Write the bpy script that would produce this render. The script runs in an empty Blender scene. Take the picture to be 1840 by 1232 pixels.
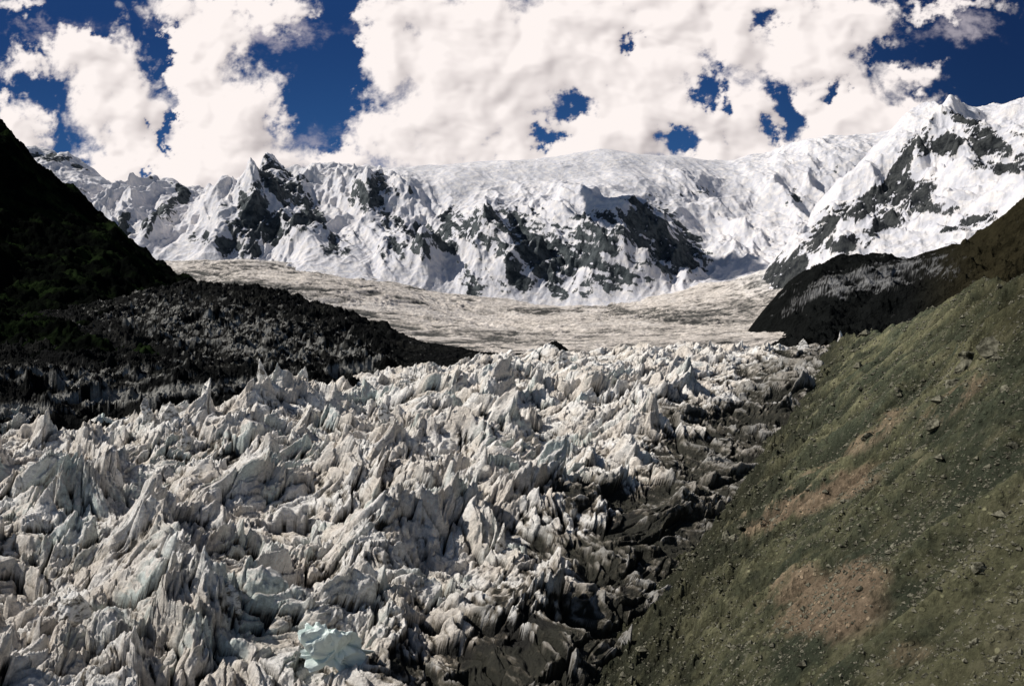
import bpy, math, random
import numpy as np
from mathutils import Vector
F=1431.0; CX=920.0; CY=616.0
rng=np.random.RandomState(7); random.seed(5)
scene=bpy.context.scene
# ---------------------------------------------------------------- noise
def perlin(x,y,seed=0):
    r=np.random.RandomState(seed+11)
    perm=r.permutation(256); perm=np.concatenate([perm,perm])
    ang=r.rand(256)*2*np.pi; gx=np.cos(ang).astype(np.float32); gy=np.sin(ang).astype(np.float32)
    xi=np.floor(x).astype(np.int64); yi=np.floor(y).astype(np.int64)
    xf=(x-xi).astype(np.float32); yf=(y-yi).astype(np.float32)
    xi&=255; yi&=255; xj=(xi+1)&255; yj=(yi+1)&255
    u=xf*xf*xf*(xf*(xf*6-15)+10); v=yf*yf*yf*(yf*(yf*6-15)+10)
    def g(a,b,dx,dy):
        h=perm[perm[a]+b]; return gx[h]*dx+gy[h]*dy
    n00=g(xi,yi,xf,yf); n10=g(xj,yi,xf-1,yf); n01=g(xi,yj,xf,yf-1); n11=g(xj,yj,xf-1,yf-1)
    a=n00+u*(n10-n00); b=n01+u*(n11-n01)
    return (a+v*(b-a))*1.5
def fbm(x,y,oct=5,seed=0,gain=0.5,lac=2.03):
    s=0; a=1.0; f=1.0; t=0
    for i in range(oct):
        s=s+a*perlin(x*f+17.3*i,y*f-9.1*i,seed+i); t+=a; a*=gain; f*=lac
    return s/t
def ridged(x,y,oct=6,seed=0,gain=0.5,lac=2.07,p=2.0):
    s=0; a=1.0; f=1.0; w=1.0; t=0
    for i in range(oct):
        n=1-np.abs(perlin(x*f+31.7*i,y*f+11.9*i,seed+i)); n=np.clip(n,0,1)**p
        s=s+a*n*w; t+=a; w=np.clip(n*1.3,0,1)*0.75+0.25; a*=gain; f*=lac
    return s/t
def blocks(x,y,seed,tilt=0.6,off=1.0):
    r=np.random.RandomState(seed); T=r.rand(5,4096)
    xi=np.floor(x).astype(np.int64); yi=np.floor(y).astype(np.int64)
    b1=np.full(x.shape,9.0); b2=np.full(x.shape,9.0); hh=np.zeros(x.shape)
    for i in (-1,0,1):
        for j in (-1,0,1):
            a=xi+i; b=yi+j; k=((a*73856093)^(b*19349663))&4095
            dx=a+T[0][k]-x; dy=b+T[1][k]-y; d=np.sqrt(dx*dx+dy*dy)
            h=(T[2][k]-0.5)*off-(dx*(T[3][k]-0.5)+dy*(T[4][k]-0.5))*2*tilt
            nw=d<b1; b2=np.where(nw,b1,np.minimum(b2,d)); hh=np.where(nw,h,hh); b1=np.minimum(b1,d)
    return hh,b2-b1
def sst(a,b,x):
    t=np.clip((x-a)/(b-a),0,1); return t*t*(3-2*t)
def col(a): return np.array(a,float)
def cmix(f,a,b):
    f=np.clip(f,0,1)[...,None]; return a*(1-f)+b*f
# ---------------------------------------------------------------- surface fit in polar terms
class Fit:
    def __init__(s,pts,k=1.0,c=0.02):
        P=np.array(pts,float); s.A=np.stack([(P[:,0]-CX)/F,k*np.log(P[:,2])],1); s.k=k; s.c=c
        v=(CY-P[:,1])/F; n=len(P)
        D=np.sqrt(((s.A[:,None]-s.A[None])**2).sum(-1)+c*c)
        M=np.zeros((n+3,n+3)); M[:n,:n]=D; M[:n,n]=1; M[:n,n+1:]=s.A; M[n,:n]=1; M[n+1:,:n]=s.A.T
        s.w=np.linalg.solve(M,np.concatenate([v,[0,0,0]]))
    def e(s,u,d):
        l=s.k*np.log(d); o=s.w[-3]+s.w[-2]*u+s.w[-1]*l
        for i in range(len(s.A)):
            o=o+s.w[i]*np.sqrt((u-s.A[i,0])**2+(l-s.A[i,1])**2+s.c**2)
        return o
def polar(px0,px1,nc,d0,d1,nr,pw=0.0):
    u=(np.linspace(px0,px1,nc)-CX)/F
    t=np.linspace(0,1,nr)
    d=np.exp(np.log(d0)+(np.log(d1)-np.log(d0))*t) if pw==0 else d0+(d1-d0)*t**pw
    U,D=np.meshgrid(u,d); return U,D
def slope_of(X,Y,Z):
    ax=np.gradient(X,axis=1);ay=np.gradient(Y,axis=1);az=np.gradient(Z,axis=1)
    bx=np.gradient(X,axis=0);by=np.gradient(Y,axis=0);bz=np.gradient(Z,axis=0)
    nx=ay*bz-az*by; ny=az*bx-ax*bz; nz=ax*by-ay*bx
    l=np.sqrt(nx*nx+ny*ny+nz*nz)+1e-9
    return 1-np.abs(nz)/l, nx/l
def blur(a,n):
    for ax in (0,1):
        for _ in range(2):
            p=np.pad(a,[(n,n) if i==ax else (0,0) for i in (0,1)],mode='edge')
            c=np.cumsum(p,axis=ax); c=np.insert(c,0,0,axis=ax)
            m=a.shape[ax]
            a=(np.take(c,range(2*n+1,2*n+1+m),axis=ax)-np.take(c,range(0,m),axis=ax))/(2*n+1)
    return a
def grid_obj(name,X,Y,Z,attrs,mat,label,category,kind="structure",smooth=True):
    nr,nc=X.shape
    co=np.stack([X,Y,Z],-1).reshape(-1,3).astype(np.float32)
    me=bpy.data.meshes.new(name)
    me.vertices.add(nr*nc); me.vertices.foreach_set("co",co.ravel())
    i=np.arange(nr*nc).reshape(nr,nc)
    q=np.stack([i[:-1,:-1],i[:-1,1:],i[1:,1:],i[1:,:-1]],-1).reshape(-1,4)
    me.loops.add(q.size); me.loops.foreach_set("vertex_index",q.ravel().astype(np.int32))
    me.polygons.add(len(q)); me.polygons.foreach_set("loop_start",np.arange(0,q.size,4,dtype=np.int32))
    me.polygons.foreach_set("loop_total",np.full(len(q),4,dtype=np.int32))
    me.polygons.foreach_set("use_smooth",np.full(len(q),smooth,dtype=bool))
    me.update(calc_edges=True)
    for k,v in attrs.items():
        if v.ndim==3:
            at=me.attributes.new(k,'FLOAT_VECTOR','POINT'); at.data.foreach_set("vector",v.astype(np.float32).ravel())
        else:
            at=me.attributes.new(k,'FLOAT','POINT'); at.data.foreach_set("value",v.astype(np.float32).ravel())
    me.materials.append(mat)
    ob=bpy.data.objects.new(name,me); scene.collection.objects.link(ob)
    if kind: ob["kind"]=kind
    ob["label"]=label; ob["category"]=category
    return ob
def blobs(PX,PY,L):
    o=np.zeros(PX.shape)
    for b in L:
        px,py,rx,ry=b[:4]; a=math.radians(b[4]) if len(b)>4 else 0; w=b[5] if len(b)>5 else 1
        dx=PX-px; dy=PY-py
        xx=(dx*math.cos(a)+dy*math.sin(a))/rx; yy=(-dx*math.sin(a)+dy*math.cos(a))/ry
        g=w*np.exp(-(xx*xx+yy*yy)**1.5*0.7)
        o=np.maximum(o,g) if w>0 else o+g
    return o
# ---------------------------------------------------------------- shader helpers
class NT:
    def __init__(s,nt): s.t=nt; s.n=nt.nodes; s.l=nt.links
    def new(s,ty,**kw):
        n=s.n.new(ty)
        for k,v in kw.items(): setattr(n,k,v)
        return n
    def put(s,inp,v):
        if isinstance(v,bpy.types.NodeSocket): s.l.new(v,inp)
        else: inp.default_value=v
    def math(s,op,a,b=None,c=None,clamp=False):
        n=s.new('ShaderNodeMath',operation=op,use_clamp=clamp); s.put(n.inputs[0],a)
        if b is not None: s.put(n.inputs[1],b)
        if c is not None: s.put(n.inputs[2],c)
        return n.outputs[0]
    def noise(s,vec,scale,detail=5,rough=0.6,dist=0.0):
        n=s.new('ShaderNodeTexNoise'); s.put(n.inputs['Vector'],vec); n.inputs['Scale'].default_value=scale
        n.inputs['Detail'].default_value=detail; n.inputs['Roughness'].default_value=rough; n.inputs['Distortion'].default_value=dist
        return n.outputs[0]
    def mix(s,f,a,b):
        n=s.new('ShaderNodeMix',data_type='RGBA'); s.put(n.inputs[0],f)
        s.put(n.inputs[6],a if isinstance(a,bpy.types.NodeSocket) else (*a,1)); s.put(n.inputs[7],b if isinstance(b,bpy.types.NodeSocket) else (*b,1)); return n.outputs[2]
    def step(s,x,a,b):
        n=s.new('ShaderNodeMapRange',interpolation_type='SMOOTHSTEP'); s.put(n.inputs[0],x); s.put(n.inputs[1],a); s.put(n.inputs[2],b); return n.outputs[0]
    def attr(s,name): return s.new('ShaderNodeAttribute',attribute_name=name).outputs['Fac']
    def attrc(s,name): return s.new('ShaderNodeAttribute',attribute_name=name).outputs['Color']
    def pos(s,sc=(1,1,1),rot=(0,0,0)):
        g=s.new('ShaderNodeNewGeometry')
        if sc==(1,1,1) and rot==(0,0,0): return g.outputs['Position']
        m=s.new('ShaderNodeMapping'); s.l.new(g.outputs['Position'],m.inputs[0])
        m.inputs['Scale'].default_value=sc; m.inputs['Rotation'].default_value=rot; return m.outputs[0]
def newmat(name,rough=0.8,spec=0.2):
    m=bpy.data.materials.new(name); m.use_nodes=True; t=NT(m.node_tree); b=t.n['Principled BSDF']
    b.inputs['Roughness'].default_value=rough; b.inputs['Specular IOR Level'].default_value=spec
    return m,t,b
def bump(t,b,h,dist,strength=1.0):
    n=t.new('ShaderNodeBump'); n.inputs['Distance'].default_value=dist; t.put(n.inputs['Strength'],strength)
    t.put(n.inputs['Height'],h); t.l.new(n.outputs[0],b.inputs['Normal'])
def mat_mountain(name,a=(0.020,0.028,0.034),c_=(0.10,0.115,0.12)):
    m,t,b=newmat(name,0.8,0.08)
    n1=t.noise(t.pos(),0.02,6,0.68)
    f=t.math('ADD',t.attr('rock'),t.math('MULTIPLY',t.math('SUBTRACT',n1,0.5),1.4))
    fac=t.step(f,0.45,0.55)
    rc=t.mix(t.step(n1,0.35,0.65),a,c_)
    sn=t.mix(t.step(n1,0.4,0.65),(0.60,0.60,0.64),(0.80,0.76,0.735))
    t.l.new(t.mix(fac,sn,rc),b.inputs['Base Color']); bump(t,b,n1,30,t.math('ADD',0.4,t.math('MULTIPLY',fac,0.6)))
    return m
def mat_tint(name,scale,bd,rough=0.85,var=0.5,spec=0.12,detail=6,r=0.68,stones=0):
    m,t,b=newmat(name,rough,spec)
    n1=t.noise(t.pos(),scale,detail,r)
    k=t.math('ADD',1.0,t.math('MULTIPLY',t.math('SUBTRACT',n1,0.5),var*4)); h=n1
    if stones:
        v=t.new('ShaderNodeTexVoronoi'); t.put(v.inputs['Vector'],t.pos()); v.inputs['Scale'].default_value=stones
        cc=t.new('ShaderNodeSeparateColor'); t.l.new(v.outputs['Color'],cc.inputs[0])
        sm=t.math('MULTIPLY',t.step(cc.outputs[0],0.62,0.72),t.step(v.outputs['Distance'],0.42,0.25))
        k=t.math('ADD',k,t.math('MULTIPLY',sm,t.math('ADD',-0.5,t.math('MULTIPLY',cc.outputs[1],2.0))))
        h=t.math('ADD',n1,t.math('MULTIPLY',sm,0.4))
    v=t.new('ShaderNodeVectorMath',operation='SCALE'); t.l.new(t.attrc('tint'),v.inputs[0]); t.l.new(t.math('MAXIMUM',k,0.1),v.inputs['Scale'])
    t.l.new(v.outputs[0],b.inputs['Base Color']); bump(t,b,h,bd); return m
M_MASS=mat_mountain("snow_and_rock")
M_RMT=mat_mountain("snow_and_dark_rock",(0.015,0.018,0.022),(0.07,0.075,0.075))
M_BASIN=mat_tint("upper_glacier_ice",0.06,6,var=0.4)
M_ICE=mat_tint("dirty_glacier_ice",0.9,1.2,0.6,0.5,0.25,8,0.74)
M_MOR=mat_tint("dark_moraine_rubble",0.15,6,0.95,0.6,0.02)
M_LH=mat_tint("green_hillside_painted_shade",0.04,8,1.0,0.5,0.0)
M_RH=mat_tint("brown_hillside_painted_shade",0.04,14,1.0,0.5,0.0)
M_SL=mat_tint("olive_scree_slope",1.6,0.8,0.95,0.6,0.05,7,0.8,stones=1.3)
km=1/1000.
# ================================================================ MASSIF
U,D=polar(-160,2000,1250,3900,8600,760,1.0)
sil=[(-200,250),(60,277),(100,282),(160,305),(200,342),(250,349),(310,332),(350,358),(420,354),(450,338),(475,306),(520,320),(560,308),(620,300),(700,304),(780,299),(850,292),(920,289),(1000,284),(1080,270),(1150,278),(1230,284),(1300,297),(1380,284),(1450,256),(1520,252),(1600,246),(1650,236),(1800,220),(2000,200)]
pts=[(x,y,7000) for x,y in sil]+[(x,y+32,8600) for x,y in sil[::2]]
base=[(-200,480,4700),(100,480,4700),(280,478,4700),(420,470,4700),(560,478,4600),(700,500,4500),(800,528,4350),(900,548,4250),(1000,550,4250),(1100,545,4250),(1200,530,4300),(1300,510,4400),(1380,480,4700),(1450,450,5000),(1700,440,5000),(2000,440,5000)]
pts+=base+[(x,y+30,d-500) for x,y,d in base]
pts+=[(100,380,5600),(250,410,5600),(300,375,6000),(400,400,5900),(430,400,5200),(480,350,5500),(520,400,5500),(560,370,5900),(600,430,5150),(650,365,5700),(700,420,5350),(760,380,5700),(770,435,5000),(860,375,5250),(850,450,4650),(930,385,5100),(930,470,4550),(1000,390,5000),(1000,470,4600),(1060,400,5000),(1130,370,5000),(1130,460,4600),(1220,400,5200),(1220,460,4800),(1300,420,5500),(1340,400,6000),(1380,350,6300),(1330,330,6500),(800,335,6000),(950,335,6000),(1100,325,6000),(1220,335,6000),(1450,325,6300),(1550,325,6300),(1700,330,6300)]
fit=Fit(pts,1.0,0.03)
E=fit.e(U,D); X=U*D; Y=D.copy(); Z=E*D
PX=CX+F*U; PY=CY-F*E
wx=fbm(X*km*1.1,Y*km*1.1,3,3)*0.3; wy=fbm(X*km*1.1+9,Y*km*1.1,3,4)*0.3
R1=ridged(X*km*1.35+wx+Y*km*0.35,Y*km*0.5+wy,6,21,0.45)
R2=ridged(X*km*3.6-Y*km*0.9+wx*2,Y*km*1.5+wy*2,6,41,0.5)
R3=ridged(X*km*8+wx*5+Y*km*2,Y*km*2.0+wy*2,4,51,0.5)
crest=sst(7300,6000,D); bs=sst(4150,4700,D)
rug=blobs(PX,PY,[(950,450,330,85),(480,390,150,100),(230,390,220,90,0,.75),(660,365,90,45),(1190,455,150,80),(100,300,120,60,0,.6),(490,310,60,50,0,1),(1500,310,200,90,0,.38),(1240,340,80,40,0,.4)])
rug=blur(np.maximum(rug,0.06),8)
rgt=sst(1250,1420,PX)
Z=Z+(R1-0.42)*520*rug*(0.25+0.75*crest)*bs+(R2-0.4)*145*rug*(0.35+0.65*bs)+(R3-0.4)*26*(0.25+0.75*rug)*(0.3+.7*bs)
R4=ridged(X*km*3.2+Y*km*1.7+wx*2,Y*km*0.9-X*km*0.5+wy,6,71,0.55)
Z=Z+rgt*(R4-0.4)*150*(0.25+0.75*crest)*bs
Z=Z+fbm(X*km*1.3,Y*km*1.3,3,60,0.4)*110*crest*bs*(1-0.5*rug)+fbm(X*km*14,Y*km*12,4,65,0.55)*9*(0.3+rug)
ice=sst(-0.15,0.3,fbm(X*km*1.0,Y*km*0.9,3,85))
Z=Z+ridged(X*km*2.2+wx*3,Z*km*8+wx*3,5,80,0.55)*46*crest*(1-rug)*bs*ice
pk=np.exp(-((PX-482)/22.)**2)*np.exp(-((D-6600)/500.)**2); Z=Z+pk*90
PX=CX+F*X/Y; PY=CY-F*Z/Y
RB=[(930,415,105,52),(1000,460,95,66),(1070,420,75,50),(855,505,34,42),(760,430,90,32,-10),(660,352,42,34),(1150,405,60,54,-20),(1020,512,60,34),(1200,465,85,55),(1100,500,70,30),(880,390,60,26),(940,500,60,30),(700,450,30,24),  # right-end cliff blob is dark rock plus some painted cloud shadow
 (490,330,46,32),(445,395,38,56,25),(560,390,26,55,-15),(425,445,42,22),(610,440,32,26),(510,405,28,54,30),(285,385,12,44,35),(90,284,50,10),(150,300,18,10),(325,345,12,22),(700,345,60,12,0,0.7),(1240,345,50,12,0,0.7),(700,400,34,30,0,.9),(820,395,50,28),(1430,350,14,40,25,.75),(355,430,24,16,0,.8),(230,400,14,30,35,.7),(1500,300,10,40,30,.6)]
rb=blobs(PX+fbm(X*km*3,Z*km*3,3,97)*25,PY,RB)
sl,nx=slope_of(X,Y,Z)
gul=fbm(X/85.+Z/150.+wx*2,Y/480.,5,90,0.6); led=fbm(X/480.-wx*2,(Z+X*0.25)/48.,4,95,0.6)
right=sst(820,960,PX)
rib=ridged(X/170.+Z/260.+wx*2,Y/900.,4,99,0.55)
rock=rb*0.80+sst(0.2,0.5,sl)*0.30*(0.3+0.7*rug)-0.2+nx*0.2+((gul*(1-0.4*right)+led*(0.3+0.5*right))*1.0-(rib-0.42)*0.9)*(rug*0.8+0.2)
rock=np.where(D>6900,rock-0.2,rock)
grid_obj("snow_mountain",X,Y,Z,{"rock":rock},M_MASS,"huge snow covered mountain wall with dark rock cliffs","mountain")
# ================================================================ RIGHT MOUNTAIN
U,D=polar(1180,2250,700,2600,5600,560,1.0)
sil=[(1180,700),(1290,610),(1350,560),(1400,510),(1430,455),(1460,390),(1520,325),(1570,270),(1610,232),(1650,205),(1680,196),(1700,184),(1712,172),(1728,190),(1745,196),(1770,210),(1800,200),(1840,188),(1950,140),(2250,60)]
pts=[(x,y,4600) for x,y in sil]+[(x,y+90,5600) for x,y in sil]
pts+=[(1180,700,2600),(1180,710,3600),(1330,620,2600),(1320,620,3500),(1430,560,2600),(1540,520,2600),(1700,500,2600),(1840,460,2600),(2250,360,2600),(1430,500,3300),(1540,444,3300),(1620,446,3200),(1700,434,3200),(1840,385,3100),(2200,280,3100),
(1500,400,3900),(1560,350,4100),(1600,405,3600),(1660,330,4000),(1700,280,4200),(1700,380,3500),(1780,260,4200),(1800,330,3600),(1850,250,4100),(1840,330,3500)]
fit=Fit(pts,1.0,0.02); X=U*D; Y=D.copy(); Z=fit.e(U,D)*D
PX=CX+F*X/Y
wx=fbm(X*km*1.5,Y*km*1.5,3,5)*0.3
R1=ridged(X*km*1.6+wx+Y*km*0.5,Y*km*0.9-wx,7,101,0.5); R2=ridged(X*km*4.5+wx+Y*km,Y*km*2.6,6,121,0.52)
cw=0.18+0.82*sst(4700,4000,D); lf=sst(1330,1480,PX)*0.8+0.2; lw=0.4+0.6*sst(2900,3500,D)
Z=Z+((R1-0.42)*380*cw*lf+(R2-0.4)*110*(0.5+0.5*cw)*lf)*lw+fbm(X*km*16,Y*km*16,4,140,0.6)*10
PX=CX+F*X/Y; PY=CY-F*Z/Y
sl,nx=slope_of(X,Y,Z)
gul=fbm(X/60.-Z/90.,Y/300.,5,150,0.6)
rb=blobs(PX,PY,[(1480,410,60,24,-50),(1560,365,80,20,-35),(1640,350,40,28,-30),(1790,262,66,24,25),(1700,262,34,18,-20),(1690,375,48,17),(1590,400,50,21,-30),(1500,440,64,18,-10),(1420,490,55,30,-30),(1740,400,54,16,-10),(1800,300,46,13),(1620,290,13,54,30,1),(1500,300,8,40,30,.6),(1740,220,36,11,20,.9),(1660,240,9,36,20,.9),(1840,250,44,15,20,.9)])
rock=rb*0.76+sst(0.22,0.52,sl)*0.36-0.18+nx*0.17+gul*0.75
grid_obj("snow_mountain",X,Y,Z,{"rock":rock},M_RMT,"jagged snowy mountain peak with streaks of black rock","mountain")
# ================================================================ UPPER BASIN
U,D=polar(-150,1900,1150,620,5400,680)
pts=[]
for x,ys in {-150:(700,640,560,520,490,470),300:(720,650,565,520,492,470),500:(700,640,585,535,500,472),700:(690,645,610,555,520,498),860:(680,645,615,585,562,543),1000:(670,640,612,590,570,548),1200:(665,635,605,580,560,528),1370:(660,625,600,570,535,478),1450:(655,620,590,555,510,445),1550:(650,610,585,555,490,420),1900:(650,600,580,540,480,420)}.items():
    for y,d in zip(ys,(620,1000,1700,2600,3500,4700)): pts.append((x,y,d))
    pts.append((x,ys[-1]-4 if 1300<x else ys[-1]+4,5400))
fit=Fit(pts,1.0,0.03); X=U*D; Y=D.copy(); Z=fit.e(U,D)*D
wx=fbm(X*km*2,Y*km*2,3,7)*0.5
R=ridged(X*km*13+wx*6,Y*km*13+wx*6,7,201,0.64); amp=6+12*sst(900,3000,D)
near=sst(1700,800,D)
Z=Z+(R-0.45)*amp*(1+near)+fbm(X*km*1.6+wx,Y*km*1.1,4,220)*45*sst(1200,2600,D)
big=fbm(X*km*1.1+wx*1.5,Y*km*0.5+wx,5,230,0.6); st=fbm(X*km*3.2+wx*7,Y*km*14-X*km*6+wx*7,6,240,0.7)
st2=ridged(X*km*4+wx*5,Y*km*8+X*km*3+wx*5,5,245,0.6); mot=fbm(X*km*16,Y*km*8,5,247,0.7)
rr0=np.sqrt((X-900)**2+(Y-6500)**2); flow=fbm(rr0/38.+wx*6,X*km*1.2,4,249,0.6)
f=0.28+big*1.7+st*0.8+(0.45-R)*1.4+(st2-0.45)*0.6+mot*0.9+flow*0.8
PX=CX+F*X/Y; PY=CY-F*Z/Y
dark_patch=blobs(PX,PY,[(380,505,110,14,8,.7),(560,545,150,22,15,.8),(1000,560,120,8,0,.5),(1250,560,120,16,-8,.45),(900,600,160,12,0,.4)])  # elongated darker patches laid over the basin ice
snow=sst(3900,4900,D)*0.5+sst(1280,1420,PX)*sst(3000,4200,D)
C=cmix(sst(-0.05,1.0,f+dark_patch),col((0.62,0.56,0.50)),col((0.075,0.074,0.068))); C=cmix(snow-f*0.4,C,col((0.76,0.73,0.70)))
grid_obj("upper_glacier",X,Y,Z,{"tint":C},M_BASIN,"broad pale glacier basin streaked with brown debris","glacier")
# ================================================================ RIGHT DARK HILL
U,D=polar(1200,2350,700,850,2500,520)
sil=[(1200,720),(1280,650),(1340,604),(1368,566),(1400,534),(1430,508),(1470,492),(1500,474),(1530,466),(1600,474),(1680,478),(1730,468),(1790,418),(1840,362),(2000,250),(2350,60)]
pts=[(x,y,1800) for x,y in sil]+[(x,y+70,2500) for x,y in sil]
pts+=[(1200,720,850),(1200,730,1400),(1300,700,1100),(1340,690,1300),(1400,640,1150),(1420,620,1500),(1500,622,1000),(1600,612,950),(1840,600,850),(2350,560,850),(1450,592,1450),(1550,560,1400),(1650,550,1400),(1750,520,1350),(1850,470,1350),(2100,380,1350),(1520,515,1600),(1480,545,1500),(1600,520,1620)]
fit=Fit(pts,1.0,0.02); X=U*D; Y=D.copy(); Z=fit.e(U,D)*D
cw=0.4+0.6*sst(1900,1500,D); lf=sst(1330,1450,CX+F*X/Y)*0.7+0.3
Z=Z+((ridged(X*km*4+Y*km*2,Y*km*3-X*km,8,301,0.52)-0.42)*100+ridged(X*km*18+Y*km*8,Y*km*14,5,320,0.6)*24-10)*cw*lf
PX=CX+F*X/Y; PY=CY-F*Z/Y
sl,nx=slope_of(X,Y,Z)
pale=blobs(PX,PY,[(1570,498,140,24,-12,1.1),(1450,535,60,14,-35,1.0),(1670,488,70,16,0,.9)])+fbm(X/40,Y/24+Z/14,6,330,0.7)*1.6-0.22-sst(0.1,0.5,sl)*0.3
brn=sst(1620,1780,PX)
C=cmix(brn,col((0.008,0.0088,0.0086)),col((0.024,0.021,0.012)))*np.ones(X.shape+(1,)); C=cmix(sst(0.3,0.75,pale)*(1-0.7*brn),C,col((0.20,0.20,0.20)))  # near-black albedo stands in for the cloud shadow on this hill
grid_obj("hillside",X,Y,Z,{"tint":C},M_RH,"dark brown rocky hillside with cloud shadow put into its colour","hill")
# ================================================================ LEFT HILLSIDE
U,D=polar(-500,620,520,600,2600,460)
sil=[(-500,-160),(-300,0),(0,228),(30,262),(60,292),(90,315),(130,345),(170,390),(210,422),(240,450),(270,478),(330,512),(400,545),(500,600),(620,660)]
pts=[(x,y,1800) for x,y in sil]+[(x,y+80,2600) for x,y in sil]
pts+=[(-500,700,600),(-200,700,600),(0,690,600),(200,690,600),(400,690,700),(620,720,700),(-300,500,1000),(0,560,1000),(150,580,1000),(300,590,1000),(450,620,1000),(-300,250,1400),(0,420,1400),(120,450,1400),(240,520,1400),(350,560,1400)]
fit=Fit(pts,1.0,0.02); X=U*D; Y=D.copy(); Z=fit.e(U,D)*D
Z=Z+(ridged(X*km*4+Y*km*2,Y*km*3,7,401)-0.42)*60+fbm(X*km*25,Y*km*25,5,420,0.7)*19
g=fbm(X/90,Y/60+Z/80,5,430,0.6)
C=cmix(sst(-0.1,0.5,g),col((0.003,0.0036,0.003)),col((0.012,0.020,0.007)))  # green taken down to near black, shade put into the colour
grid_obj("hillside",X,Y,Z,{"tint":C},M_LH,"very dark green steep hillside, shadow put into its colour","hill")
# ================================================================ LEFT MORAINE
def dB(u):
    return np.interp(CX+F*u,[-350,0,150,300,450,560,650,720,820,900,1000,1080],[312,325,335,362,386,408,435,465,512,560,640,700])
U,D=polar(-350,1080,1200,260,1700,800)
pts=[(-350,775,320),(0,758,332),(150,748,344),(300,738,370),(450,718,392),(560,700,414),(650,678,440),(720,662,470),(820,652,520),(900,646,560),(1000,640,640),
(-350,790,260),(200,780,260),(600,740,300),(1000,700,400),
(0,705,430),(200,695,450),(400,676,480),(560,655,520),(680,650,560),
(0,645,650),(200,630,700),(400,605,750),(560,588,760),(650,598,740),(690,606,740),(725,628,680),(760,632,640),(860,640,620),
(-350,600,1100),(0,580,1100),(200,545,1200),(350,513,1250),(450,522,1200),(520,528,1150),(600,560,1000),(650,576,920),(690,588,850),(702,598,820),(716,608,790),(780,618,720),(840,628,700),(900,640,690),(950,640,690),(1000,612,690),(1040,648,690),
(-350,640,1700),(0,620,1700),(350,590,1700),(600,620,1500),(700,650,1200),(730,680,1000),(860,690,1000),(1010,690,1000),(1080,700,1000),(1080,680,700)]
fit=Fit(pts,1.0,0.008); X=U*D; Y=D.copy(); Z=fit.e(U,D)*D
wx=fbm(X*0.01,Y*0.01,3,9)*0.8; jit=fbm(X/60,Y/60,4,505)*40
R=ridged(X*0.018+wx,Y*0.022-wx,8,501,0.62); Bk,ek=blocks(X/9+wx,Y/11,506,0.9,0.9); Bk2,_=blocks(X/24+wx,Y/20,507,0.9,0.9)
Z=Z+((R-0.42)*20+Bk*2.4+Bk2*5)*(1-0.75*sst(690,740,CX+F*U))+fbm(X*0.2,Y*0.2,4,520,0.65)*2.4-1.5
Z=Z-np.clip(dB(U)-8+jit*0.5-D,0,200)*0.7
PX=CX+F*X/Y; PY=CY-F*Z/Y
pale=blobs(PX+fbm(X/50,Y/50,4,531)*60,PY,[(190,712,110,12,0,1.2),(30,736,80,11,0,1.1),(480,688,90,9),(330,700,80,10,0,1.1),(640,660,60,10),(420,600,260,60,10,.55),(150,680,200,24,0,.6),(620,640,80,30,0,.55)])+fbm(X/14,Y/7,6,530,0.72)*1.4
C=cmix(sst(0.0,0.4,fbm(X/40,Y/40,4,540)),col((0.0075,0.008,0.008)),col((0.019,0.019,0.017)))
C=cmix(sst(0.45,0.8,pale),C,col((0.28,0.275,0.255)))
grid_obj("moraine",X,Y,Z,{"tint":C},M_MOR,"dark rubble covered moraine ridge beside the glacier","moraine")
# ================================================================ FOREGROUND GLACIER
def ground_glacier():
    pts=[]
    for x in (-300,0,300,600,900,1200,1500,1800):
        k=(x-900)/900.
        for d,z in ((95,-64),(140,-61),(200,-54),(280,-42),(350,-31),(450,-20),(540,-11),(620,-9),(760,-38)):
            zz=z+ (max(k,0)*6 if d>300 else 0)
            pts.append((x,CY-zz/d*F,d))
    return Fit(pts,1.0,0.03)
GF=ground_glacier()
def glacier_h(X,Y):
    wx=fbm(X*0.024,Y*0.024,4,601)*18; wy=fbm(X*0.024+40,Y*0.024,4,605)*18
    a=math.radians(32); xw=X+wx; yw=Y+wy; xr=xw*math.cos(a)+yw*math.sin(a); yr=-xw*math.sin(a)+yw*math.cos(a)
    R1=ridged(xr/27,yr/36,4,611,0.45,2.2,1.9)
    R0=ridged(xr/52+3,yr/85,3,641,0.4,2.2,2.2)
    v=fbm(X/45,Y/45,3,671)
    B1,e1=blocks(xw/11,yw/9,621,1.0,0.9); B2,e2=blocks(xr/3.8+3,yr/4.2,622,1.0,0.9)
    R2=ridged(xr/9,yr/11,5,631,0.55,2.1,1.35)
    R3=ridged(xr/2.6+wy*0.1,yr/3.6,5,651,0.60,2.1,1.3)
    big=0.15+1.2*sst(-0.35,0.5,v); far=0.85+0.1*sst(150,380,Y); ff=1-0.35*sst(380,500,Y)
    crv=sst(0.14,0.0,e1)*sst(-0.3,0.3,fbm(X/30,Y/30,2,675)+0.1)
    h=R0*10+(R1*12.5*big*far+B1*4.4*(0.4+R1)-4.2*crv+R2*4.2*(0.4+R1*0.9)*(0.5+0.5*big)+B2*1.9*(0.4+R1)-0.9*sst(0.12,0,e2)+R3*2.0)-10.6
    return h*ff,R1,R2,R3,crv,wx
U,D=polar(-260,1720,1700,96,760,1500)
X=U*D; Y=D.copy(); Zb=GF.e(U,D)*D
h,R1,R2,R3,crv,wx=glacier_h(X,Y)
OX=15.
def slope_plane(X,Y):
    s=(X-OX)*0.449+(Y-130)*0.893; p=(X-OX)*0.893-(Y-130)*0.449
    return -60+0.127*s+0.85*p, s, p
_,s_,p_=slope_plane(X,Y)
mj=fbm(X/26,Y/26,5,690,0.6)
marg=sst(-66,-24,p_+mj*44)
h=h*(1-0.40*marg)
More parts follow.
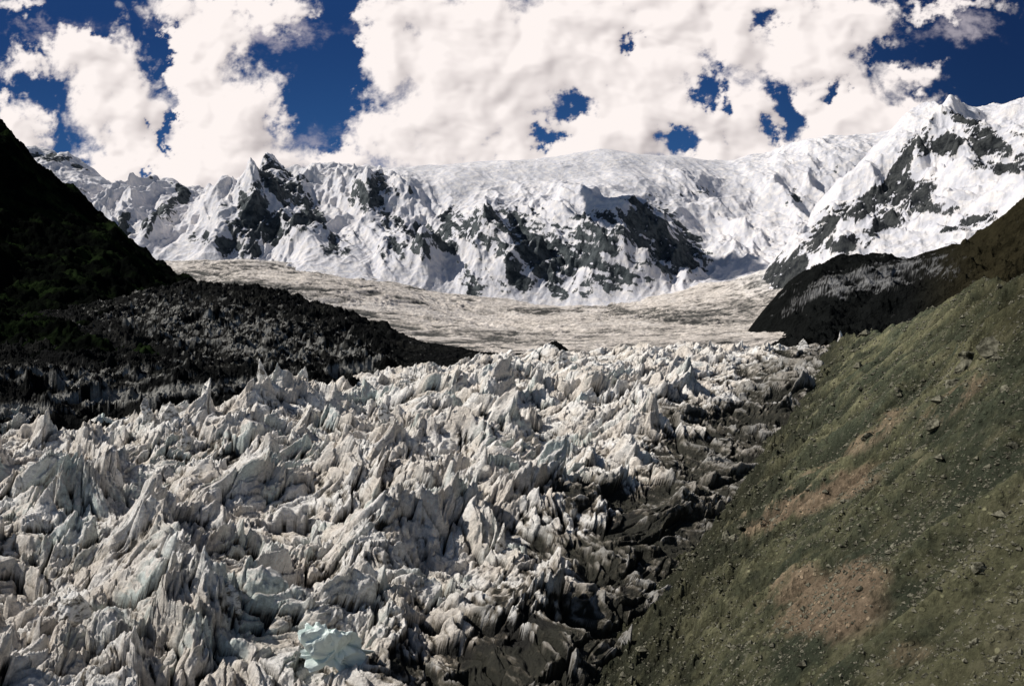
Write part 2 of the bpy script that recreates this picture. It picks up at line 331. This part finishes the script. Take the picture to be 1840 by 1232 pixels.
bl=dB(U)+fbm(X/60,Y/60,4,695)*24
over=np.clip(D-bl,0,400)
Z=Zb+h*sst(50,-25,D-bl)-over*0.6
lean=np.clip(h+4,0,30)
X2=X+lean*(0.24+0.3*fbm(X/28,Y/28,2,676)); Y2=Y-lean*0.10
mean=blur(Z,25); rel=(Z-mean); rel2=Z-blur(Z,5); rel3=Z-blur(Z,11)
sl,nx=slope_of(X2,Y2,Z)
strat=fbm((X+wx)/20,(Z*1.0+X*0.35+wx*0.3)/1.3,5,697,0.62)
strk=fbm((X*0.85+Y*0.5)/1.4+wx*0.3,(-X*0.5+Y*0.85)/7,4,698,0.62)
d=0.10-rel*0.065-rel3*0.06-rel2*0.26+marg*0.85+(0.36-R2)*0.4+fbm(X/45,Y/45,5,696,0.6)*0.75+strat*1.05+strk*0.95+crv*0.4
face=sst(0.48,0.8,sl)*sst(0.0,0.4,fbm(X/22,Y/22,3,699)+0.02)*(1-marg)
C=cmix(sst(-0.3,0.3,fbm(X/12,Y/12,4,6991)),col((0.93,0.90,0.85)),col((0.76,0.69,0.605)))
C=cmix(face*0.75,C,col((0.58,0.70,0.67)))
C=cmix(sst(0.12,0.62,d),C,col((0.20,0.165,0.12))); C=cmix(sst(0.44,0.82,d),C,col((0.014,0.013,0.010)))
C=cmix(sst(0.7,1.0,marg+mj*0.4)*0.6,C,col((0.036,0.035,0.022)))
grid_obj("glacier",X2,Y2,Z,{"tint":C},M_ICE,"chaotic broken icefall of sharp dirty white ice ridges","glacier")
gx,gy,gz=X2[::4,::4].ravel(),Y2[::4,::4].ravel(),Z[::4,::4].ravel()
def gl_z(x,y):
    r=(gx-x)**2+(gy-y)**2; k=np.argpartition(r,12)[:12]; return float(gz[k].mean())
# ================================================================ RIGHT SLOPE
def crest_d(u):
    px=CX+F*u
    return np.interp(px,[900,1400,1500,1540,1560,1620,1700,1840,2100,2400],[900,800,600,484,437,345,292,214,150,118])
def slope_z(X,Y):
    z,s,p=slope_plane(X,Y); u=X/np.maximum(Y,1); dc=crest_d(u)
    zc,_,_=slope_plane(u*dc,dc)
    z2=zc-0.5*(Y-dc)
    m=np.maximum(0,1-np.abs(z-z2)/8.0); zz=np.minimum(z,z2)-m*m*2
    g=ridged(s/24+fbm(X/40,Y/40,2,720)*0.9,p/80,5,701,0.5)
    near=sst(30,140,Y)*0.6+0.4
    foot=sst(40,0,p); edge=sst(0.46,0.62,u)*sst(70,120,Y)
    rid=ridged(X/14+fbm(X/30,Y/30,2,730),Y/22,5,731,0.52)
    return zz+(g-0.45)*7.5*near+fbm(X/9,Y/9,5,740,0.55)*(1.6+3.2*foot)*near+(ridged(X/3.,Y/3.,4,760,0.55)-0.4)*(0.55+1.6*foot)+(rid-0.35)*4.5*edge
U,D=polar(880,2300,1250,34,800,1200)
X=U*D; Y=D.copy(); Z=slope_z(X,Y); _,s_,p_=slope_plane(X,Y)
PX=CX+F*X/Y; PY=CY-F*Z/Y
n=fbm(X/7,Y/7,6,770,0.7); n2=fbm(s_/20+fbm(X/30,Y/30,3,771)*1.5,p_/40,5,772,0.6); n3=fbm(X/1.6,Y/2.6,5,775,0.78); n4=fbm(X/0.8,Y/1.4,3,778,0.7)
pale=blobs(PX+n*70,PY+n2*40,[(1490,1085,110,64),(1540,1040,60,45),(1470,892,125,24,-20),(1390,930,50,16,-30),(1720,720,90,14,-35,.7),(1560,790,120,14,-35,0.7),(1640,1180,60,30,0,.6)])
C=cmix(sst(-0.25,0.35,n2*0.8+n*0.7),col((0.048,0.055,0.036)),col((0.125,0.122,0.070)))
C=cmix(sst(0.1,0.5,n+0.3*n2)*0.5,C,col((0.20,0.185,0.12)))
C=cmix(sst(0.3,0.9,pale+n*0.7)*0.8,C,col((0.26,0.19,0.13)))
C=cmix(sst(0.05,0.4,n3)*0.7,C,col((0.016,0.017,0.011)))
C=cmix(sst(0.2,0.5,-n3)*0.45,C,col((0.24,0.225,0.17)))
C=cmix(sst(0.25,0.5,n4)*0.45,C,col((0.014,0.014,0.010)))
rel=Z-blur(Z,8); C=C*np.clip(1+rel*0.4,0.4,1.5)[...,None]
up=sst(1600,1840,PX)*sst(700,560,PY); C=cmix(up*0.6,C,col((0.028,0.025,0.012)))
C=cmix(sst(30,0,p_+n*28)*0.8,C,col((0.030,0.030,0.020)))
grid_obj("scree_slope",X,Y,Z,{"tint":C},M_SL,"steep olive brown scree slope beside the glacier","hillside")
# ================================================================ valley floor
m,t,b=newmat("valley_gravel",0.9,0.1); t.l.new(t.mix(t.noise(t.pos(),0.02,5),(0.02,0.02,0.016),(0.07,0.065,0.05)),b.inputs['Base Color'])
me=bpy.data.meshes.new("ground"); S=22000
me.from_pydata([(-S,-S,-130),(S,-S,-130),(S,S,-130),(-S,S,-130)],[],[(0,1,2,3)]); me.materials.append(m)
ob=bpy.data.objects.new("ground",me); scene.collection.objects.link(ob); ob["kind"]="structure"; ob["label"]="dark stony valley floor beneath the glacier"; ob["category"]="ground"
# ================================================================ boulders
import bmesh
from mathutils import noise as mn
def mat_stone(name,a,c_,sc=1.6,bd=0.25,rough=0.9,lo=0.35,hi=0.65):
    m,t,b=newmat(name,rough,0.1); tc=t.new('ShaderNodeTexCoord'); n=t.noise(tc.outputs['Object'],sc,6,0.7)
    t.l.new(t.mix(t.step(n,lo,hi),a,c_),b.inputs['Base Color']); bump(t,b,n,bd); return m
M_ST=mat_stone("weathered_stone",(0.032,0.031,0.021),(0.20,0.19,0.14))
M_TEAL=mat_stone("bare_blue_green_ice",(0.45,0.50,0.46),(0.78,0.87,0.82),1.3,0.4,0.4,0.30,0.46)
M_SER=mat_stone("streaked_serac_ice",(0.10,0.088,0.066),(0.86,0.83,0.78),2.4,0.5,0.6,0.36,0.56)
def rock_mesh(name,seed,mat,sub=3,sc=None,dmin=0.4,rg=0.14):
    bm=bmesh.new(); bmesh.ops.create_icosphere(bm,subdivisions=sub,radius=1)
    r=np.random.RandomState(seed); pl=[(Vector(r.randn(3)).normalized(),dmin+0.4*r.rand()) for _ in range(11)]
    sc=sc or (1,0.6+0.4*r.rand(),0.45+0.35*r.rand())
    for v in bm.verts:
        c=v.co.copy()
        for n,dd in pl:
            k=c.dot(n)-dd
            if k>0: c-=n*k
        c+=v.co*(rg*mn.noise(v.co*2.2+Vector((seed,0,0)))+rg*0.36*mn.noise(v.co*6))
        v.co=Vector((c.x*sc[0],c.y*sc[1],c.z*sc[2]))*1.2
    me=bpy.data.meshes.new(name); bm.to_mesh(me); bm.free(); me.materials.append(mat); return me
rocks=[rock_mesh("boulder",i,M_ST) for i in range(9)]
def slope_hit(px,py):
    u=(px-CX)/F; e=(CY-py)/F; d=np.linspace(36,700,2600); z=slope_z(u*d,d)-e*d
    k=np.where(z>0)[0]
    return (u*d[k[0]],d[k[0]],e*d[k[0]]) if len(k) else None
def place_rock(x,y,z,r):
    o=bpy.data.objects.new("boulder",random.choice(rocks)); scene.collection.objects.link(o)
    o.location=(x,y,z-r*0.05); o.scale=(r,r,r); o.rotation_euler=(random.uniform(-.4,.4),random.uniform(-.7,0),random.uniform(0,6.3))
    o["label"]="angular weathered boulder resting on the scree slope"; o["category"]="boulder"; o["group"]="boulders on the scree slope"
for px,py,w in [(1785,625,54),(1680,765,32),(1560,785,28),(1310,965,30),(1730,660,44),(1715,690,50),(1740,640,36),(1810,700,30),(1760,1020,34),(1640,1070,14),(1440,1160,12),(1380,1125,10),(1330,945,14),(1610,700,16),(1480,860,10),(1820,800,26),(1240,905,16),(1700,940,16),(1560,980,10),(1800,1130,22),(1560,1190,14)]:
    hh=slope_hit(px,py)
    if hh: place_rock(*hh,w/2/F*hh[1])
for i in range(255):
    px=random.uniform(1120,1835); py=random.uniform(580,1230)
    hh=slope_hit(px,py)
    if hh: place_rock(*hh,random.choice([3,4,4,4,5,5,6,7,8,10])/2/F*hh[1])
# ---- standing ice towers and the bare ice block
def serac_mesh(seed,mat,tz=1.7,taper=0.8):
    bm=bmesh.new(); bmesh.ops.create_icosphere(bm,subdivisions=5,radius=1)
    r=np.random.RandomState(seed); pl=[(Vector((a,b_,c*0.6)).normalized(),0.30+0.45*r.rand()) for a,b_,c in r.randn(10,3)]
    lx,ly=r.uniform(-.3,.5),r.uniform(-.2,.2)
    for v in bm.verts:
        c=v.co.copy()
        for n,dd in pl:
            k=c.dot(n)-dd
            if k>0: c-=n*k
        t=min(max((c.z+1)/2,0),1)
        k=(1-taper*t**0.8)
        q=v.co*3+Vector((seed*3.,0,0)); rr=1+0.22*mn.fractal(Vector((q.x,q.y,q.z*0.5)),0.8,2.1,5)
        v.co=Vector((c.x*k*rr+lx*t*t,c.y*k*rr+ly*t*t,c.z*tz*(1+0.12*mn.noise(q*1.3))))
    me=bpy.data.meshes.new("ice_tower"); bm.to_mesh(me); bm.free(); me.materials.append(mat)
    for p in me.polygons: p.use_smooth=True
    return me
sers=[serac_mesh(i,M_SER) for i in range(6)]
def put_ice(me,px,d,w,hpx,name,label,cat,grp=None):
    x=(px-CX)/F*d; o=bpy.data.objects.new(name,me); scene.collection.objects.link(o)
    z=gl_z(x,d); hw=w/2/F*d; hz=hpx/F*d/1.7
    o.location=(x,d,z+hz*0.55); o.scale=(hw*1.1,hw*0.9,hz*0.62); o.rotation_euler=(0,0,random.uniform(0,6.3))
    o["label"]=label; o["category"]=cat
    if grp: o["group"]=grp
for i,(px,d,w,hp) in enumerate([(300,318,70,60),(262,322,50,50),(470,362,44,60),(545,372,60,50),(1512,560,26,40),(1400,545,50,26),(1440,560,36,22),(1120,450,40,36),(770,275,22,60),(1010,470,60,26),(690,345,44,40),(130,165,110,60),(420,168,110,60),(900,205,60,60),(340,300,40,46)]):
    put_ice(sers[i%6],px,d,w,hp,"ice_tower","pointed dirt streaked ice tower standing in the icefall","ice tower","ice towers in the icefall")
o=bpy.data.objects.new("ice_block",rock_mesh("ice_block",31,M_TEAL,5,(1.0,0.7,0.9),0.25,0.5)); scene.collection.objects.link(o)
xx=(590-CX)/F*152; o.location=(xx,150,max(gl_z(xx,150),-62)+4.0); o.scale=(6.8,6,6.2); o.rotation_euler=(0.15,0.35,0.5)
o["label"]="pale blue green block of bare ice among dirty ridges"; o["category"]="ice block"
N=50000; base=np.array([(1,0,0),(-1,0,0),(0,1,0),(0,-1,0),(0,0,1),(0,0,-1)],float); tri=np.array([(0,2,4),(2,1,4),(1,3,4),(3,0,4),(2,0,5),(1,2,5),(3,1,5),(0,3,5)])
px=rng.uniform(1000,1960,N); dd=np.exp(rng.uniform(np.log(42),np.log(450),N)); u=(px-CX)/F
sx=u*dd; sy=dd; keep=fbm(sx/15,sy/15,4,790)>-0.12+0.5*rng.rand(N)-0.25; sx=sx[keep]; sy=sy[keep]; dd=dd[keep]; N=len(sx)
sz=slope_z(sx,sy); rr=np.exp(rng.normal(-2.0,0.5,N))*(0.4+dd/130)
V=base[None]*(rr[:,None,None])*(0.6+0.8*rng.rand(N,6,1)); V[:,:,2]*=0.75
an=rng.rand(N)*6.3; c,s=np.cos(an)[:,None],np.sin(an)[:,None]
VX=V[:,:,0]*c-V[:,:,1]*s; VY=V[:,:,0]*s+V[:,:,1]*c
V=np.stack([VX+sx[:,None],VY+sy[:,None],V[:,:,2]+sz[:,None]+rr[:,None]*0.05],-1).reshape(-1,3)
Fc=(tri[None]+(np.arange(N)*6)[:,None,None]).reshape(-1,3)
me=bpy.data.meshes.new("scree_stones"); me.from_pydata(V.tolist(),[],Fc.tolist()); me.materials.append(M_ST)
ob=bpy.data.objects.new("scree_stones",me); scene.collection.objects.link(ob); ob["kind"]="stuff"; ob["label"]="loose small stones strewn over the scree slope"; ob["category"]="stones"
# ================================================================ sky dome with clouds
naz,nel=1600,950; RD=19000.
tu=np.linspace(-0.95,0.95,naz); te=np.linspace(-0.06,0.62,nel); TU,TE=np.meshgrid(tu,te)
l=np.sqrt(TU*TU+1+TE*TE); X=TU/l*RD; Y=RD/l; Z=TE/l*RD
x=TU*F/100.; y=TE*F/100.
PX0=CX+F*TU; PY0=CY-F*TE
PX=PX0+fbm(x*1.3,y*1.3,7,881,0.66)*80; PY=PY0+fbm(x*1.3+5,y*1.3,7,891,0.66)*66
CL=[(185,140,85,115),(150,80,70,60),(240,230,75,100),(60,118,65,26),(250,300,90,60),(40,240,52,66),(40,10,80,20),(20,180,25,20),
(365,120,90,120),(420,220,140,110),(400,300,180,70),(335,200,75,100),(420,15,190,34),(550,35,50,30),(390,50,80,60),(575,188,20,16),(610,285,90,36),(210,330,120,40),
(900,110,290,200),(740,235,145,85),(700,80,75,120),(1100,100,250,170),(1050,230,280,100),(1270,50,190,120),(1330,210,110,110),(1460,80,150,110),(1530,195,120,75),(1600,135,75,18),(1560,30,70,60),(1480,230,150,90),(1200,190,160,100),(900,-150,700,140),(1290,270,100,44),(1690,10,90,12),(1590,225,110,60),(1400,250,120,50),(1650,190,60,24),(900,280,300,60)]
cov=np.full(PX.shape,-0.75)
for px,py,rx,ry in CL:
    r=np.sqrt(((PX-px)/rx)**2+((PY-py)/ry)**2); v=(1-r)*min(1.0,(min(rx,ry)/60.)**0.6)
    k=0.14; hmx=np.clip(0.5+0.5*(v-cov)/k,0,1); cov=np.minimum(cov*(1-hmx)+v*hmx+k*hmx*(1-hmx),0.70)
for px,py,rx,ry,w in [(1030,192,36,22,.95),(980,250,22,15,.95),(1230,256,50,18,1.05),(1412,215,28,54,1.05),(1275,160,28,22,.85),(1135,70,18,12,.9),(1360,40,30,20,.85),(1585,100,28,16,.8),(250,310,9,14,.9),(292,240,9,40,.9),(570,150,55,85,1),(120,28,60,16,.9),(612,60,22,60,1),(1500,160,20,14,.8),(1290,195,18,12,.7),(300,100,12,60,.6)]:
    r=((PX-px)/rx)**2+((PY-py)/ry)**2; cov=cov-w*np.exp(-r*0.9)
def dens(x,y,o=8):
    w1=fbm(x*0.9,y*0.9,4,801)*0.5; w2=fbm(x*0.9+7,y*0.9,4,811)*0.5
    a=fbm(x*0.75+w1,y*0.75+w2,o,821,0.58)
    b=1-2*ridged(x*1.1+w1,y*1.1+w2,o-2,831,0.55,2.1,0.9)
    return a*1.0+(b+0.15)*0.6
d0=dens(x,y)
D0=d0*0.66+cov*1.12+0.05
wv=fbm(x*1.7,y*1.7,3,855)
alpha=sst(-0.20-0.15*np.clip(wv,0,1),0.34+0.3*np.clip(wv,0,1),D0+0.20*fbm(x*5,y*5,7,850,0.72))
H=np.clip(D0+0.1,0,1.4)
def sh(a,ix,iy):
    return np.roll(np.roll(a,ix,axis=1),iy,axis=0)
Hb=blur(H,2); rel1=Hb-sh(Hb,4,-5); rel2=blur(H,8)-sh(blur(H,8),18,-20); d0b=blur(d0,2); rel3=d0b-sh(d0b,8,-9)
br=0.93+rel1*0.5+rel2*0.45+rel3*0.27+fbm(x*0.45,y*0.6,5,861,0.55)*0.34
lowdark=blobs(PX,PY,[(480,270,80,50),(1050,240,160,50,0,.8),(1330,235,120,50),(700,250,90,40,0,.6),(950,170,260,70,0,.4),(370,180,30,90,0,.5),(200,200,60,60,0,.4)])
br=np.clip(br-lowdark*0.15,0,1)
CC=cmix(br,col((0.20,0.17,0.19)),col((1.0,0.92,0.89)))
B=cmix(sst(0.12,0.42,TE),col((0.030,0.105,0.28)),col((0.012,0.046,0.16)))
B=cmix(sst(0.2,0.62,TU)*0.7,B,col((0.005,0.016,0.060)))
wisp=blobs(PX,PY,[(1750,45,120,24,-8),(1690,12,120,14,5),(1620,250,90,40),(480,60,130,30),(60,60,100,20),(620,270,80,40)])
wn=sst(0.0,0.55,fbm(x*1.1+y*0.3,y*1.5,7,871,0.66)+wisp*0.25-0.05)*wisp
B=cmix(wn*0.6,B,col((0.62,0.56,0.60)))
CS=cmix(alpha,B,CC)
m=bpy.data.materials.new("sky_with_clouds"); m.use_nodes=True; t=NT(m.node_tree); t.n.clear()
out=t.new('ShaderNodeOutputMaterial'); em=t.new('ShaderNodeEmission'); t.l.new(em.outputs[0],out.inputs[0])
t.l.new(t.attrc('tint'),em.inputs[0]); em.inputs[1].default_value=1.0
m.cycles.emission_sampling='NONE'
grid_obj("sky",X,Y,Z,{"tint":CS},m,"deep blue sky with large bright cumulus clouds","sky")
# ================================================================ light
sun_el=math.radians(43); sun_az=math.radians(-80)
sd=Vector((math.sin(sun_az)*math.cos(sun_el),math.cos(sun_az)*math.cos(sun_el),math.sin(sun_el)))
L=bpy.data.lights.new("sun",'SUN'); L.energy=5.0; L.angle=math.radians(0.5); L.color=(1,0.95,0.88)
lo=bpy.data.objects.new("sun",L); scene.collection.objects.link(lo); lo.rotation_euler=sd.to_track_quat('Z','Y').to_euler()
w=bpy.data.worlds.new("World"); scene.world=w; w.use_nodes=True; t=NT(w.node_tree); bg=t.n['Background']
sk=t.new('ShaderNodeTexSky'); sk.sky_type='NISHITA'; sk.sun_disc=False; sk.sun_elevation=sun_el; sk.sun_rotation=sun_az; sk.altitude=3000
t.l.new(sk.outputs[0],bg.inputs[0]); bg.inputs[1].default_value=0.06
# unseen cloud mesh, added above the frame to throw a shadow on the cliffs
bm=bmesh.new(); bmesh.ops.create_icosphere(bm,subdivisions=5,radius=1)
for v in bm.verts:
    c=v.co.copy(); k=1+0.4*mn.fractal(c*1.6,0.7,2.1,5)
    v.co=Vector((c.x*330*k,c.y*300*k,c.z*130*k))
me=bpy.data.meshes.new("cloud"); bm.to_mesh(me); bm.free()
for p in me.polygons: p.use_smooth=True
m,t,b=newmat("cloud_vapour",1,0); b.inputs['Base Color'].default_value=(0.9,0.88,0.87,1); me.materials.append(m)
ob=bpy.data.objects.new("cloud",me); scene.collection.objects.link(ob); ob.location=Vector((1060,4800,560))+sd*3700
ob["kind"]="structure"; ob["label"]="white cumulus cloud added out of view to shade the mountain wall"; ob["category"]="cloud"
cam=bpy.data.cameras.new("camera"); cam.sensor_width=36; cam.lens=36*F/1840; cam.clip_end=60000; cam.clip_start=1
co=bpy.data.objects.new("camera",cam); scene.collection.objects.link(co); co.rotation_euler=(math.radians(90),0,0); scene.camera=co
scene.view_settings.view_transform='Standard'; scene.view_settings.look='None'; scene.view_settings.exposure=0
